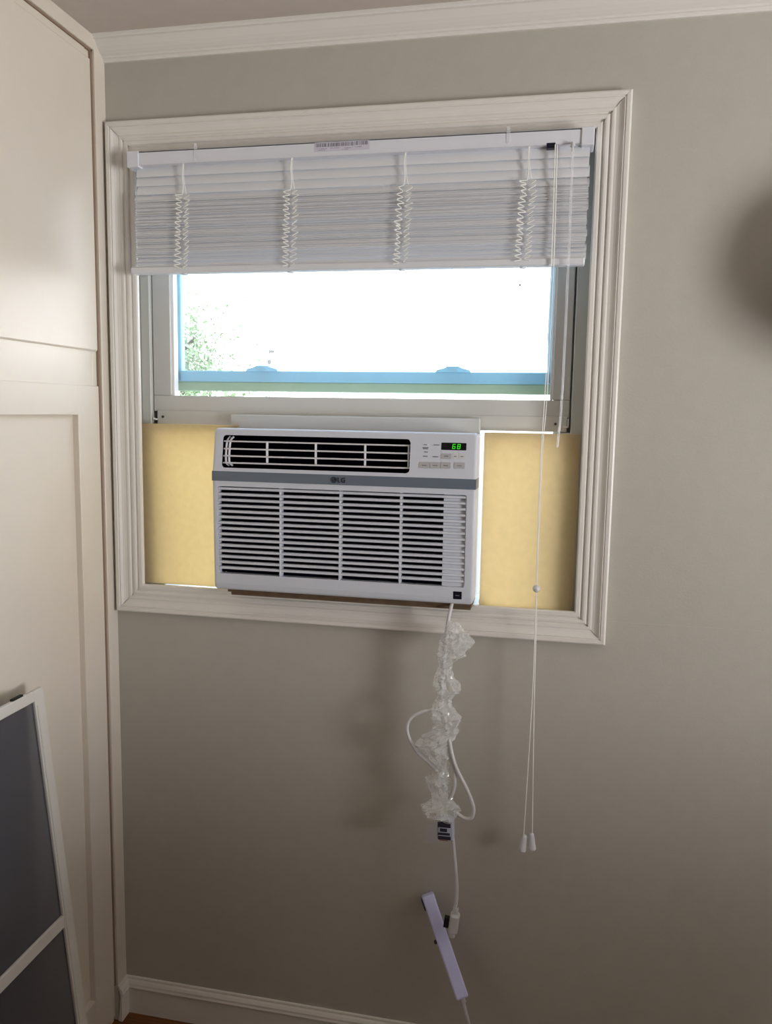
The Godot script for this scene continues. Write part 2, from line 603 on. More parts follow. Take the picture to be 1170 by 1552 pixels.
	box(st, Vector3(-0.958, 1.6265, -0.124), Vector3(0.012, 1.6495, -0.104), 0.002)
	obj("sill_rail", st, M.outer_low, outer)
	for x in [-0.7105, -0.2425]:
		st = new_st()
		var out := PackedVector2Array([Vector2(x - 0.041, 1.6755), Vector2(x + 0.041, 1.6755), Vector2(x + 0.038, 1.681), Vector2(x + 0.020, 1.6855), Vector2(x + 0.0135, 1.6895), Vector2(x - 0.0135, 1.6895), Vector2(x - 0.020, 1.6855), Vector2(x - 0.038, 1.681)])
		plate(st, out, -0.120, -0.098)
		plate(st, rrect(x - 0.011, 1.6765, x + 0.011, 1.6855, 0.003), -0.098, -0.094)
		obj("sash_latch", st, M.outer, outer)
	st = new_st()
	box(st, Vector3(-0.925, 1.672, -0.1125), Vector3(-0.025, 2.13, -0.1095), 0.0)
	obj("pane", st, M.glass, outer)
	# foam boards beside the air conditioner, with the gaps that let daylight through
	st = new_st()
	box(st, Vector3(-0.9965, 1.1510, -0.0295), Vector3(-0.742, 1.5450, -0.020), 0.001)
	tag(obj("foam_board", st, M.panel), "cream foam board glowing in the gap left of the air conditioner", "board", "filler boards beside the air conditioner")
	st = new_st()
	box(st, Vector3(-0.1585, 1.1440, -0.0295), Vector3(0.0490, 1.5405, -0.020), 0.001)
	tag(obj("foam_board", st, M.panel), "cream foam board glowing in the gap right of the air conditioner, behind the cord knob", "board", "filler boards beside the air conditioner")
	st = new_st()
	box(st, Vector3(-0.763, 1.5345, -0.055), Vector3(-0.170, 1.5705, -0.030), 0.002)
	tag(obj("filler_strip", st, M.vinyl), "pale grey filler strip lying across the top of the air conditioner under the sash", "strip")

func thing_part(called: String, parent: Node3D, at: Vector3) -> Node3D:
	var o := Node3D.new()
	o.name = numbered(called, parent)
	o.transform = gxf(parent).affine_inverse() * Transform3D(Basis.IDENTITY, at)
	parent.add_child(o, true)
	return o

# ---------------------------------------------------------------- panelled closet on the left
func build_closet() -> void:
	var st := new_st()
	# corner strip and the head strip under the ceiling
	box(st, Vector3(LEFT - 0.03, 0.0, 0.0), Vector3(LEFT + 0.004, TOP, 0.0435), 0.0012)
	box(st, Vector3(LEFT - 0.03, 2.378, 0.0435), Vector3(LEFT + 0.004, TOP, 1.30), 0.0012)
	box(st, Vector3(LEFT - 0.03, 0.0, 1.255), Vector3(LEFT + 0.004, 2.378, 1.30), 0.0012)
	tag(obj("trim_3", st, M.door), "white painted strip in the corner between closet doors and window casing", "trim", "", "structure")
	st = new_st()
	# brown filler between the strips and the closet front
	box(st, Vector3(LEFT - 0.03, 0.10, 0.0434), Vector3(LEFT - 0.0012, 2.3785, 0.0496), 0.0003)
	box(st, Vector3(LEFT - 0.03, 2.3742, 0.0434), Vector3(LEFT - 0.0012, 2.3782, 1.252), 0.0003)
	tag(obj("trim_5", st, M.joint), "narrow brown joint line round the closet front", "joint", "", "structure")
	st = new_st()
	# rail between the doors and the closing stile
	box(st, Vector3(LEFT - 0.03, 0.0, 0.0495), Vector3(LEFT - 0.0065, 2.375, 0.068), 0.0015)
	box(st, Vector3(LEFT - 0.03, 1.625, 0.068), Vector3(LEFT - 0.0065, 1.72, 1.252), 0.0015)
	box(st, Vector3(LEFT - 0.03, 2.355, 0.068), Vector3(LEFT - 0.004, 2.3745, 1.252), 0.0015)
	tag(obj("trim_4", st, M.door), "flat white rail between upper and lower closet doors", "trim", "", "structure")
	st = new_st()
	box(st, Vector3(LEFT - 0.03, 1.711, 0.0525), Vector3(LEFT, 2.357, 1.25), 0.003)
	tag(obj("door_1", st, M.door), "flat white upper closet door with a soft window reflection", "door", "", "structure")
	var d := thing("door_2", "white lower closet door with a long recessed panel, behind the leaning screen", "door", Vector3(LEFT, 0.03, 0.05), "", "structure")
	st = new_st()
	var front := LEFT - 0.001
	box(st, Vector3(LEFT - 0.028, 0.02, 0.0525), Vector3(front, 1.631, 0.1385), 0.001)
	obj("stile", st, M.door, d)
	st = new_st()
	box(st, Vector3(LEFT - 0.028, 0.02, 1.15), Vector3(front, 1.631, 1.25), 0.004)
	obj("stile", st, M.door, d)
	st = new_st()
	box(st, Vector3(LEFT - 0.028, 1.564, 0.136), Vector3(front - 0.0003, 1.631, 1.152), 0.001)
	obj("rail", st, M.door, d)
	st = new_st()
	box(st, Vector3(LEFT - 0.028, 0.02, 0.136), Vector3(front - 0.0003, 0.126, 1.152), 0.001)
	obj("rail", st, M.door, d)
	st = new_st()
	box(st, Vector3(LEFT - 0.028, 0.12, 0.13), Vector3(LEFT - 0.016, 1.57, 1.16), 0.001)
	obj("panel", st, M.door, d)

# ---------------------------------------------------------------- air conditioner
func ac_z(y: float) -> float:
	var ys := [1.165, 1.185, 1.4215, 1.4435, 1.545]
	var zs := [0.0775, 0.082, 0.0875, 0.0865, 0.0715]
	for i in 4:
		if y <= ys[i + 1]:
			return lerpf(zs[i], zs[i + 1], clampf((y - ys[i]) / (ys[i + 1] - ys[i]), 0, 1))
	return zs[4]

func build_air_conditioner() -> void:
	var ax0 := -0.7600
	var ax1 := -0.1635
	var ay0 := 1.1695
	var ay1 := 1.5395
	var ac := thing("air_conditioner", "white window air conditioner reading 68 in green, set in the lower window opening", "air conditioner", Vector3((ax0 + ax1) / 2, ay0, 0))
	var st := new_st()
	var full := func(inset: float) -> PackedVector2Array:
		var src := rrect(ax0 + inset, ay0 + inset, ax1 - inset, ay1 - inset, maxf(0.009 - inset * 0.6, 0.003), 4)
		var out := PackedVector2Array()
		for i in src.size():
			out.append(src[i])
			var a := src[i]
			var b := src[(i + 1) % src.size()]
			if absf(a.x - b.x) < 1e-5:
				var cut := [1.185, 1.4215, 1.4435]
				if b.y < a.y:
					cut.reverse()
				for y in cut:
					if y > minf(a.y, b.y) and y < maxf(a.y, b.y):
						out.append(Vector2(a.x, y))
		return out
	# rounded rim
	var loops := []
	for q in [[0.0060, 0.0], [0.0030, 0.0008], [0.0009, 0.0028], [0.0, 0.0060]]:
		var l := PackedVector3Array()
		for p in full.call(q[0]):
			l.append(Vector3(p.x, p.y, ac_z(p.y) - q[1]))
		loops.append(l)
	for q in [[0.0, 0.028], [0.004, 0.022]]:
		var l := PackedVector3Array()
		for p in full.call(q[0]):
			l.append(Vector3(p.x, p.y, q[1]))
		loops.append(l)
	var mid := Vector3((ax0 + ax1) / 2, (ay0 + ay1) / 2, 0.03)
	for i in loops.size() - 1:
		for k in loops[i].size():
			var j: int = (k + 1) % loops[i].size()
			quad(st, loops[i][k], loops[i][j], loops[i + 1][j], loops[i + 1][k], loops[i][k] - mid)
	var face: PackedVector2Array = full.call(0.006)
	# upper face with the opening of the air outlet
	var vent := rrect(-0.7375, 1.4515, -0.3075, 1.5245, 0.0075, 5)
	var clip := func(y0: float, y1: float) -> PackedVector2Array:
		return Geometry2D.intersect_polygons(face, PackedVector2Array([Vector2(-2, y0), Vector2(2, y0), Vector2(2, y1), Vector2(-2, y1)]))[0]
	fill(st, clip.call(1.4435, 2.0), ac_z, vent)
	var grille := rrect(-0.7475, 1.2085, -0.1825, 1.4095, 0.003, 2)
	fill(st, clip.call(1.185, 1.4215), ac_z, grille)
	fill(st, clip.call(1.0, 1.185), ac_z)
	for i in grille.size():
		var a := grille[i]
		var b := grille[(i + 1) % grille.size()]
		var m := Vector2(-0.465, 1.309) - (a + b) * 0.5
		quad(st, Vector3(a.x, a.y, ac_z(a.y)), Vector3(b.x, b.y, ac_z(b.y)), Vector3(b.x, b.y, 0.066), Vector3(a.x, a.y, 0.066), Vector3(m.x, m.y, 0))
	obj("front_panel", st, M.ac, ac)
	# cabinet behind it
	obj("cabinet", box_mesh(Vector3(ax0 + 0.005, ay0 - 0.001, -0.42), Vector3(ax1 - 0.003, ay1 - 0.003, 0.024), 0.003), M.ac, ac)
	# accent band with its emblem
	st = new_st()
	fill(st, PackedVector2Array([Vector2(ax0 + 0.0005, 1.4215), Vector2(ax1 - 0.0005, 1.4215), Vector2(ax1 - 0.0005, 1.4435), Vector2(ax0 + 0.0005, 1.4435)]), func(y): return ac_z(y) + 0.0008)
	for x in [ax0 - 0.0004, ax1 + 0.0004]:
		quad(st, Vector3(x, 1.4215, 0.03), Vector3(x, 1.4435, 0.03), Vector3(x, 1.4435, 0.0868), Vector3(x, 1.4215, 0.0875), Vector3(x - mid.x, 0, 0))
	for y in [1.4215, 1.4435]:
		quad(st, Vector3(ax0, y, ac_z(y) - 0.001), Vector3(ax1, y, ac_z(y) - 0.001), Vector3(ax1, y, ac_z(y) + 0.0008), Vector3(ax0, y, ac_z(y) + 0.0008), Vector3(0, y - 1.4325, 0))
	var band := obj("accent_band", st, M.band, ac)
	st = new_st()
	var disc := PackedVector2Array()
	for k in 24:
		disc.append(Vector2(-0.4745 + 0.0068 * cos(TAU * k / 24), 1.4324 + 0.0068 * sin(TAU * k / 24)))
	plate(st, disc, 0.0870, 0.0890)
	obj("emblem", st, M.navy, band)
	# the mark inside the disc: a ring, an upright with a foot, and a dot
	st = new_st()
	for k in 17:
		var a0 := deg_to_rad(10.0 + 300.0 * k / 17.0 + 35.0)
		var a1 := deg_to_rad(10.0 + 300.0 * (k + 1) / 17.0 + 35.0)
		quad(st, Vector3(-0.4745 + 0.0050 * cos(a0), 1.4324 + 0.0050 * sin(a0), 0.0892), Vector3(-0.4745 + 0.0050 * cos(a1), 1.4324 + 0.0050 * sin(a1), 0.0892), Vector3(-0.4745 + 0.0044 * cos(a1), 1.4324 + 0.0044 * sin(a1), 0.0892), Vector3(-0.4745 + 0.0044 * cos(a0), 1.4324 + 0.0044 * sin(a0), 0.0892), Vector3(0, 0, 1))
	box(st, Vector3(-0.4749, 1.4302, 0.0889), Vector3(-0.4743, 1.4346, 0.0892), 0.0)
	box(st, Vector3(-0.4749, 1.4302, 0.0889), Vector3(-0.4726, 1.4308, 0.0892), 0.0)
	box(st, Vector3(-0.4772, 1.4337, 0.0889), Vector3(-0.4764, 1.4345, 0.0892), 0.0)
	obj("emblem_mark", st, M.band, band)
	var font := SystemFont.new()
	font.font_names = PackedStringArray(["Droid Sans"])
	font.font_weight = 700
	var tm := TextMesh.new()
	tm.font = font
	tm.text = "LG"
	tm.font_size = 32
	tm.pixel_size = 0.0115 / 24.0
	tm.depth = 0.0006
	obj("lettering", tm, M.ink, band, Transform3D(Basis.IDENTITY, Vector3(-0.4575, 1.4320, 0.0885)))
	# air outlet: dark recess, bars and vanes
	st = new_st()
	for i in vent.size():
		var a := vent[i]
		var b := vent[(i + 1) % vent.size()]
		var m := Vector2(-0.52, 1.488) - (a + b) * 0.5
		quad(st, Vector3(a.x, a.y, ac_z(a.y) - 0.0015), Vector3(b.x, b.y, ac_z(b.y) - 0.0015), Vector3(b.x, b.y, 0.026), Vector3(a.x, a.y, 0.026), Vector3(m.x, m.y, 0))
	fill(st, vent, func(_y): return 0.026)
	obj("vent_recess", st, M.dark, ac)
	st = new_st()
	for i in vent.size():
		var a := vent[i]
		var b := vent[(i + 1) % vent.size()]
		var m := Vector2(-0.52, 1.488) - (a + b) * 0.5
		quad(st, Vector3(a.x, a.y, ac_z(a.y)), Vector3(b.x, b.y, ac_z(b.y)), Vector3(b.x, b.y, ac_z(b.y) - 0.0018), Vector3(a.x, a.y, ac_z(a.y) - 0.0018), Vector3(m.x, m.y, 0))
	obj("vent_lip", st, M.ac, ac)
	for y in [1.5105, 1.4935, 1.4775, 1.4620]:
		obj("louver", box_mesh(Vector3(-0.7400, y - 0.0016, ac_z(y) - 0.020), Vector3(-0.3085, y + 0.0016, ac_z(y) - 0.006), 0.0008), M.ac_bar, ac)
	for x in [-0.6355, -0.5220, -0.4095, -0.3125]:
		var b := box_mesh(Vector3(x - 0.0019, 1.4605, ac_z(1.46) - 0.020), Vector3(x + 0.0019, 1.5118, ac_z(1.51) - 0.0052), 0.0008)
		obj("vent_divider", b, M.ac_bar, ac)
	for q in [[-0.7325, 0.0095], [-0.7245, 0.0012]]:
		st = new_st()
		tube(st, curve([Vector3(q[0] + 0.003, 1.4555, 0.062), Vector3(q[0], 1.464, 0.072), Vector3(q[0] - 0.001, 1.488, 0.069), Vector3(q[0], 1.511, 0.064), Vector3(q[0] + 0.003, 1.520, 0.054)], 5), 0.0026, 8)
		obj("air_vane", st, M.ac_bar, ac)
	# intake grille: dark filter on the left, shallow closed grooves on the right
	obj("filter", box_mesh(Vector3(-0.7470, 1.2090, 0.0600), Vector3(-0.2320, 1.4090, 0.0640), 0.0), M.dark, ac)
	obj("groove_backing", box_mesh(Vector3(-0.2320, 1.2090, 0.0600), Vector3(-0.1830, 1.4090, 0.0785), 0.0), M.ac, ac)
	var slats := 16
	var pitch := 0.2005 / 15.36
	st = new_st()
	# cross section of a slat: face leaning out towards its lower edge
	var prof := [Vector2(0.0006, 0.0765), Vector2(0.0008, 0.0830), Vector2(0.0020, 0.0855), Vector2(0.0058, 0.0840), Vector2(0.0070, 0.0815), Vector2(0.0072, 0.0765), Vector2(0.0006, 0.0765)]
	mould(st, prof, Vector3(-0.7465, 0, 0), Vector3(-0.1835, 0, 0), Vector3.UP, Vector3(0, 0, 1))
	var slat := st.commit()
	for k in slats:
		var y := 1.2085 - 0.0040 + pitch * k
		if k == 0:
			continue
		obj("grille_slat", slat, M.ac, ac, Transform3D(Basis.IDENTITY, Vector3(0, y, lerpf(-0.0030, 0.0012, k / 15.0))))
	for x in [-0.6000, -0.4615, -0.3255]:
		st = new_st()
		box(st, Vector3(x - 0.0021, 1.2085, 0.0625), Vector3(x + 0.0021, 1.4095, 0.0826), 0.0008)
		obj("grille_divider", st, M.ac, ac)
	# control panel
	var cp := func(x0: float, y0: float, x1: float, y1: float, h: float, r := 0.0015) -> SurfaceTool:
		var s := new_st()
		var o := rrect(x0, y0, x1, y1, r, 3)
		fill(s, o, func(y): return ac_z(y) + h)
		for i in o.size():
			var a := o[i]
			var b := o[(i + 1) % o.size()]
			var m := (a + b) * 0.5 - Vector2((x0 + x1) / 2, (y0 + y1) / 2)
			quad(s, Vector3(a.x, a.y, ac_z(a.y) - 0.0005), Vector3(b.x, b.y, ac_z(b.y) - 0.0005), Vector3(b.x, b.y, ac_z(b.y) + h), Vector3(a.x, a.y, ac_z(a.y) + h), Vector3(m.x, m.y, 0))
		return s
	var disp := obj("display", cp.call(-0.2405, 1.5035, -0.1870, 1.5190, 0.0006), M.black, ac)
	# seven-segment figures 6 and 8
	for dgt in [[-0.2135, "acdefg"], [-0.2030, "abcdefg"]]:
		var x: float = dgt[0]
		var y := 1.5113
		var hw := 0.0030
		var hh := 0.0048
		st = new_st()
		var t := 0.0010
		var segs := {"a": [-hw, hh - t, hw, hh + t * 0.4], "g": [-hw, -t * 0.7, hw, t * 0.7], "d": [-hw, -hh - t * 0.4, hw, -hh + t], "f": [-hw - t * 0.4, 0.0, -hw + t, hh], "b": [hw - t, 0.0, hw + t * 0.4, hh], "e": [-hw - t * 0.4, -hh, -hw + t, 0.0], "c": [hw - t, -hh, hw + t * 0.4, 0.0]}
		for c in dgt[1]:
			var q: Array = segs[c]
			var sh := 0.10
			var pts := []
			for p in [[q[0], q[1]], [q[2], q[1]], [q[2], q[3]], [q[0], q[3]]]:
				pts.append(Vector3(x + p[0] + p[1] * sh, y + p[1], ac_z(y + p[1]) + 0.0012))
			quad(st, pts[0], pts[1], pts[2], pts[3], Vector3(0, 0, 1))
		obj("digit", st, M.led, disp)
	for q in [[-0.2870, 1.4635, -0.2645], [-0.2630, 1.4638, -0.2413], [-0.2398, 1.4642, -0.2190], [-0.2115, 1.4648, -0.1890]]:
		var bt := obj("button", cp.call(q[0], q[1], q[2], q[1] + 0.0135, 0.0009), M.button, ac)
		st = new_st()
		var c: float = (q[0] + q[2]) / 2
		for r in [[0.0052, 0.0064, 0.0078]]:
			quad(st, Vector3(c - r[0], q[1] + r[1] - 0.0008, ac_z(q[1] + r[1]) + 0.0012), Vector3(c + r[0], q[1] + r[1] - 0.0008, ac_z(q[1] + r[1]) + 0.0012), Vector3(c + r[0], q[1] + r[2] - 0.0008, ac_z(q[1] + r[2]) + 0.0012), Vector3(c - r[0], q[1] + r[2] - 0.0008, ac_z(q[1] + r[2]) + 0.0012), Vector3(0, 0, 1))
		obj("legend", st, M.grey_print, bt)
	obj("button", cp.call(-0.2402, 1.4845, -0.2185, 1.4965, 0.0008), M.button, ac)
	obj("button", cp.call(-0.2165, 1.4848, -0.2030, 1.4965, 0.0006), M.button_pale, ac)
	obj("button", cp.call(-0.2022, 1.4850, -0.1888, 1.4965, 0.0006), M.button_pale, ac)
	st = new_st()
	for q in [[-0.2340, -0.2245, 1.4906], [-0.2125, -0.2070, 1.4906], [-0.1985, -0.1925, 1.4906], [-0.2790, -0.2715, 1.5136], [-0.2810, -0.2680, 1.5073], [-0.2800, -0.2690, 1.5050], [-0.2770, -0.2690, 1.4982], [-0.2790, -0.2690, 1.4890], [-0.2575, -0.2445, 1.5136], [-0.2580, -0.2460, 1.4885]]:
		var z := ac_z(q[2]) + 0.0011
		quad(st, Vector3(q[0], q[2] - 0.0008, z), Vector3(q[1], q[2] - 0.0008, z), Vector3(q[1], q[2] + 0.0008, z), Vector3(q[0], q[2] + 0.0008, z), Vector3(0, 0, 1))
	obj("indicator_print", st, M.grey_print, ac)
	obj("indicator_light", cp.call(-0.2700, 1.5126, -0.2680, 1.5146, 0.0008, 0.0006), M.white_metal, ac)
	# dark label at the lower right corner
	var lab := obj("label_sticker", cp.call(-0.2062, 1.1818, -0.1876, 1.1990, 0.0006, 0.0008), M.navy, ac)
	st = new_st()
	quad(st, Vector3(-0.2015, 1.1894, ac_z(1.19) + 0.0012), Vector3(-0.1925, 1.1894, ac_z(1.19) + 0.0012), Vector3(-0.1925, 1.1910, ac_z(1.19) + 0.0012), Vector3(-0.2015, 1.1910, ac_z(1.19) + 0.0012), Vector3(0, 0, 1))
	obj("label_print", st, M.grey_print, lab)
	# white bracket at the foot of the cabinet
	st = new_st()
	box(st, Vector3(-0.1610, 1.1400, -0.039), Vector3(-0.1400, 1.1475, -0.012), 0.001)
	box(st, Vector3(-0.1610, 1.1475, -0.039), Vector3(-0.1400, 1.1575, -0.036), 0.001)
	obj("bracket", st, M.white_metal, ac)
	# brown packing board under it
	st = new_st()
	box(st, Vector3(-0.728, 1.1535, -0.02), Vector3(-0.170, 1.1610, 0.058), 0.001)
	box(st, Vector3(-0.735, 1.1612, -0.02), Vector3(-0.168, 1.1685, 0.062), 0.001)
	tag(obj("packing_board", st, M.shim), "thin brown packing board wedged under the air conditioner", "board")

# ---------------------------------------------------------------- blind
func build_blind() -> void:
	var bl := thing("window_blind", "white mini blind drawn half up, its slats stacked across the window top", "blind", Vector3(-0.46, 1.886, 0.03))
	var st := new_st()
	# headrail: open channel seen from the front
	box(st, Vector3(-0.9455, 2.1235, 0.0485), Vector3(0.0240, 2.1530, 0.0500), 0.0006)
	box(st, Vector3(-0.9455, 2.1235, 0.0105), Vector3(0.0240, 2.1530, 0.0120), 0.0006)
	box(st, Vector3(-0.9455, 2.1235, 0.0105), Vector3(0.0240, 2.1250, 0.0500), 0.0006)
	box(st, Vector3(-0.9455, 2.1500, 0.0475), Vector3(0.0240, 2.1530, 0.0500), 0.0006)
	var hr := obj("headrail", st, M.headrail, bl)
	# printed sticker
	var im := Image.create(160, 32, false, Image.FORMAT_RGB8)
	im.fill(Color(0.80, 0.79, 0.84))
	var x := 4
	while x < 156:
		var w := rng.randi_range(1, 3)
		im.fill_rect(Rect2i(x, 3 if x < 120 else 2, w, 13), Color(0.36, 0.35, 0.38))
		x += w + rng.randi_range(1, 3)
	for q in [[6, 21, 30], [44, 20, 30], [84, 22, 26], [118, 20, 20], [10, 26, 22], [80, 27, 18]]:
		for k in q[2]:
			if rng.randf() < 0.65:
				im.fill_rect(Rect2i(q[0] + k, q[1], 1, 2), Color(0.5, 0.5, 0.53))
	var sm := mat(Color.WHITE, 0.5)
	sm.albedo_texture = ImageTexture.create_from_image(im)
	st = new_st()
	var c := [Vector3(-0.5340, 2.1325, 0.0506), Vector3(-0.4130, 2.1325, 0.0506), Vector3(-0.4130, 2.1515, 0.0506), Vector3(-0.5340, 2.1515, 0.0506)]
	var uv := [Vector2(0, 1), Vector2(1, 1), Vector2(1, 0), Vector2(0, 0)]
	for k in [0, 2, 1, 0, 3, 2]:
		vert(st, c[k], Vector3(0, 0, 1), uv[k])
	obj("sticker", st, sm, hr)
	for s in [[-0.9735, -0.9450], [0.0235, 0.0490]]:
		obj("end_bracket", box_mesh(Vector3(s[0], 2.1195, 0.0), Vector3(s[1], 2.1545, 0.0530), 0.0012), M.headrail, bl)
	for q in [-0.1220, -0.8080]:
		st = new_st()
		box(st, Vector3(q - 0.0035, 2.1300, 0.0502), Vector3(q + 0.0035, 2.1640, 0.0522), 0.0008)
		box(st, Vector3(q - 0.0035, 2.1540, 0.0400), Vector3(q + 0.0035, 2.1560, 0.0522), 0.0006)
		obj("valance_clip", st, M.clear, bl)
	# slats: a gently crowned strip
	var half := 0.0125
	var xs := [-0.9585, 0.0410]
	var cross := []
	for k in 7:
		var t := -1.0 + k / 3.0
		cross.append(Vector2(t * half, 0.0020 * (1.0 - t * t)))
	st = new_st()
	for k in 6:
		var a: Vector2 = cross[k]
		var b: Vector2 = cross[k + 1]
		var na := Vector3(0, 1, 2.0 * 0.0020 * (a.x / half) / half).normalized()
		var nb := Vector3(0, 1, 2.0 * 0.0020 * (b.x / half) / half).normalized()
		for s in [1.0, -1.0]:
			var off: float = 0.0003 * s
			squad(st, [Vector3(-0.49975, a.y + off, a.x), Vector3(0.49975, a.y + off, a.x), Vector3(0.49975, b.y + off, b.x), Vector3(-0.49975, b.y + off, b.x)], [na * s, na * s, nb * s, nb * s])
		for e in [-0.49975, 0.49975]:
			quad(st, Vector3(e, a.y - 0.0003, a.x), Vector3(e, a.y + 0.0003, a.x), Vector3(e, b.y + 0.0003, b.x), Vector3(e, b.y - 0.0003, b.x), Vector3(e, 0, 0))
	for s in [-1.0, 1.0]:
		var z: float = half * s
		quad(st, Vector3(-0.49975, -0.0003, z), Vector3(0.49975, -0.0003, z), Vector3(0.49975, 0.0003, z), Vector3(-0.49975, 0.0003, z), Vector3(0, 0, s))
	var slat := st.commit()
	var mid := -0.45875
	var places := []
	for y in [2.1130, 2.0930, 2.0735]:
		places.append([y, 73.0])
	var n := 35
	var y0 := 1.9075
	for k in n:
		var gap := 0.0
		if k in [3, 4, 5, 6]:
			gap = 0.0012 * (1 if k % 2 else -1)
		places.append([y0 + k * (2.0580 - y0) / (n - 1) + rng.randf_range(-0.0007, 0.0007) + gap, 42.0 + rng.randf_range(-7.0, 7.0) + 10.0 * maxf(0.0, (k - 31.0) / 3.0)])
	for q in places:
		var sk := rng.randf_range(-0.0005, 0.0005)
		var bas := Basis(Vector3(0, 0, 1), sk) * Basis(Vector3.RIGHT, deg_to_rad(q[1]))
		obj("slat", slat, M.blind, bl, Transform3D(bas, Vector3(mid + rng.randf_range(-0.0025, 0.0025), q[0], 0.0360 + rng.randf_range(-0.0012, 0.0012))))
	obj("bottom_rail", box_mesh(Vector3(-0.9720, 1.8865, 0.0240), Vector3(0.0410, 1.9025, 0.0500), 0.0030), M.blind, bl)
	# ladder cords: straight above, gathered into loops in front of the stack
	for lx in [-0.8395, -0.5865, -0.3365, -0.0800]:
		st = new_st()
		var zf := 0.0500
		tube(st, curve([Vector3(lx, 2.1235, 0.0470), Vector3(lx - 0.001, 2.10, zf), Vector3(lx + 0.001, 2.075, zf), Vector3(lx - 0.001, 2.056, zf + 0.001)], 5), 0.0010, 6)
		tube(st, curve([Vector3(lx + 0.0015, 2.1235, 0.0470), Vector3(lx + 0.002, 2.10, zf), Vector3(lx + 0.004, 2.078, zf), Vector3(lx + 0.009, 2.056, zf + 0.001)], 5), 0.0008, 6)
		for side in [-1.0, 1.0]:
			var pts := []
			var y := 2.056
			var k := 0
			while y > 1.893:
				var out := 0.0155 if k % 2 else 0.0035
				out += rng.randf_range(-0.003, 0.003)
				var drift := -0.006 * (2.056 - y) / 0.16
				pts.append(Vector3(lx + 0.002 + drift + side * out, y, zf + 0.0010 + (0.005 if k % 2 else 0.0015) + rng.randf_range(-0.001, 0.001)))
				y -= rng.randf_range(0.0055, 0.0085) if k % 2 else rng.randf_range(0.001, 0.0055)
				k += 1
			tube(st, curve(pts, 5), 0.0011, 6)
		obj("ladder_cord", st, M.cord, bl)
		st = new_st()
		lathe(st, [Vector2(0, -0.002), Vector2(0.007, -0.002), Vector2(0.0075, 0.0), Vector2(0.007, 0.001), Vector2(0, 0.001)], Vector3(lx - 0.004, 1.8860, 0.037), 14)
		obj("cord_button", st, M.blind, bl)
	# tilt wand
	st = new_st()
	tube(st, curve([Vector3(0.0070, 2.1120, 0.0590), Vector3(0.0082, 1.922, 0.0600), Vector3(0.0068, 1.621, 0.0600), Vector3(0.0012, 1.514, 0.0600)], 6), 0.0030, 6)
	var wand := obj("tilt_wand", st, M.clear, bl)
	st = new_st()
	tube(st, curve([Vector3(0.0070, 2.1260, 0.0450), Vector3(0.0070, 2.1225, 0.0560), Vector3(0.0070, 2.1150, 0.0605), Vector3(0.0070, 2.1060, 0.0590)], 4), 0.0018, 6)
	tube(st, PackedVector3Array([Vector3(0.0070, 2.1225, 0.0570), Vector3(0.0070, 2.1150, 0.0595)]), 0.0045, 8)
	obj("hook", st, M.plug, wand)
	obj("cord_lock", box_mesh(Vector3(-0.0445, 2.1175, 0.0300), Vector3(-0.0270, 2.1275, 0.0512), 0.001), M.navy, bl)
	# lift cords, knob and tassels
	st = new_st()
	for s in [-1.0, 1.0]:
		tube(st, curve([Vector3(-0.0255 + s * 0.0020, 2.1230, 0.0525), Vector3(-0.0235 + s * 0.0024, 1.888, 0.0560), Vector3(-0.0260 + s * 0.0024, 1.634, 0.0560), Vector3(-0.0305 + s * 0.0012, 1.483, 0.0560), Vector3(-0.0300 + s * 0.0008, 1.212, 0.0560)], 6), 0.0011, 6)
	for e in [[-0.0365, 0.648, -1.0], [-0.0180, 0.654, 1.0]]:
		var s: float = e[2]
		tube(st, curve([Vector3(-0.0300 + s * 0.0005, 1.204, 0.0560), Vector3(-0.0282 + s * 0.0012, 1.096, 0.0560), Vector3(-0.0275 + s * 0.0025, 0.948, 0.0560), Vector3(e[0], e[1], 0.0560)], 6), 0.0011, 6)
	var lc := obj("lift_cord", st, M.cord, bl)
	st = new_st()
	var ball := []
	for k in 11:
		var t := -PI / 2 + PI * k / 10.0
		ball.append(Vector2(0.0082 * cos(t), 0.0082 * sin(t)))
	lathe(st, ball, Vector3(-0.0300, 1.2100, 0.0560), 18)
	obj("cord_knob", st, M.blind, lc)
	for e in [[-0.0365, 0.628, -6.0], [-0.0180, 0.634, 5.0]]:
		st = new_st()
		lathe(st, [Vector2(0, -0.0175), Vector2(0.0075, -0.0175), Vector2(0.0083, -0.0160), Vector2(0.0080, -0.0120), Vector2(0.0070, -0.004), Vector2(0.0060, 0.012), Vector2(0.0052, 0.0180), Vector2(0.0036, 0.0200), Vector2(0, 0.0200)], Vector3.ZERO, 18)
		obj("tassel", st, M.blind, lc, Transform3D(Basis(Vector3(0, 0, 1), deg_to_rad(e[2])), Vector3(e[0], e[1], 0.0560)))

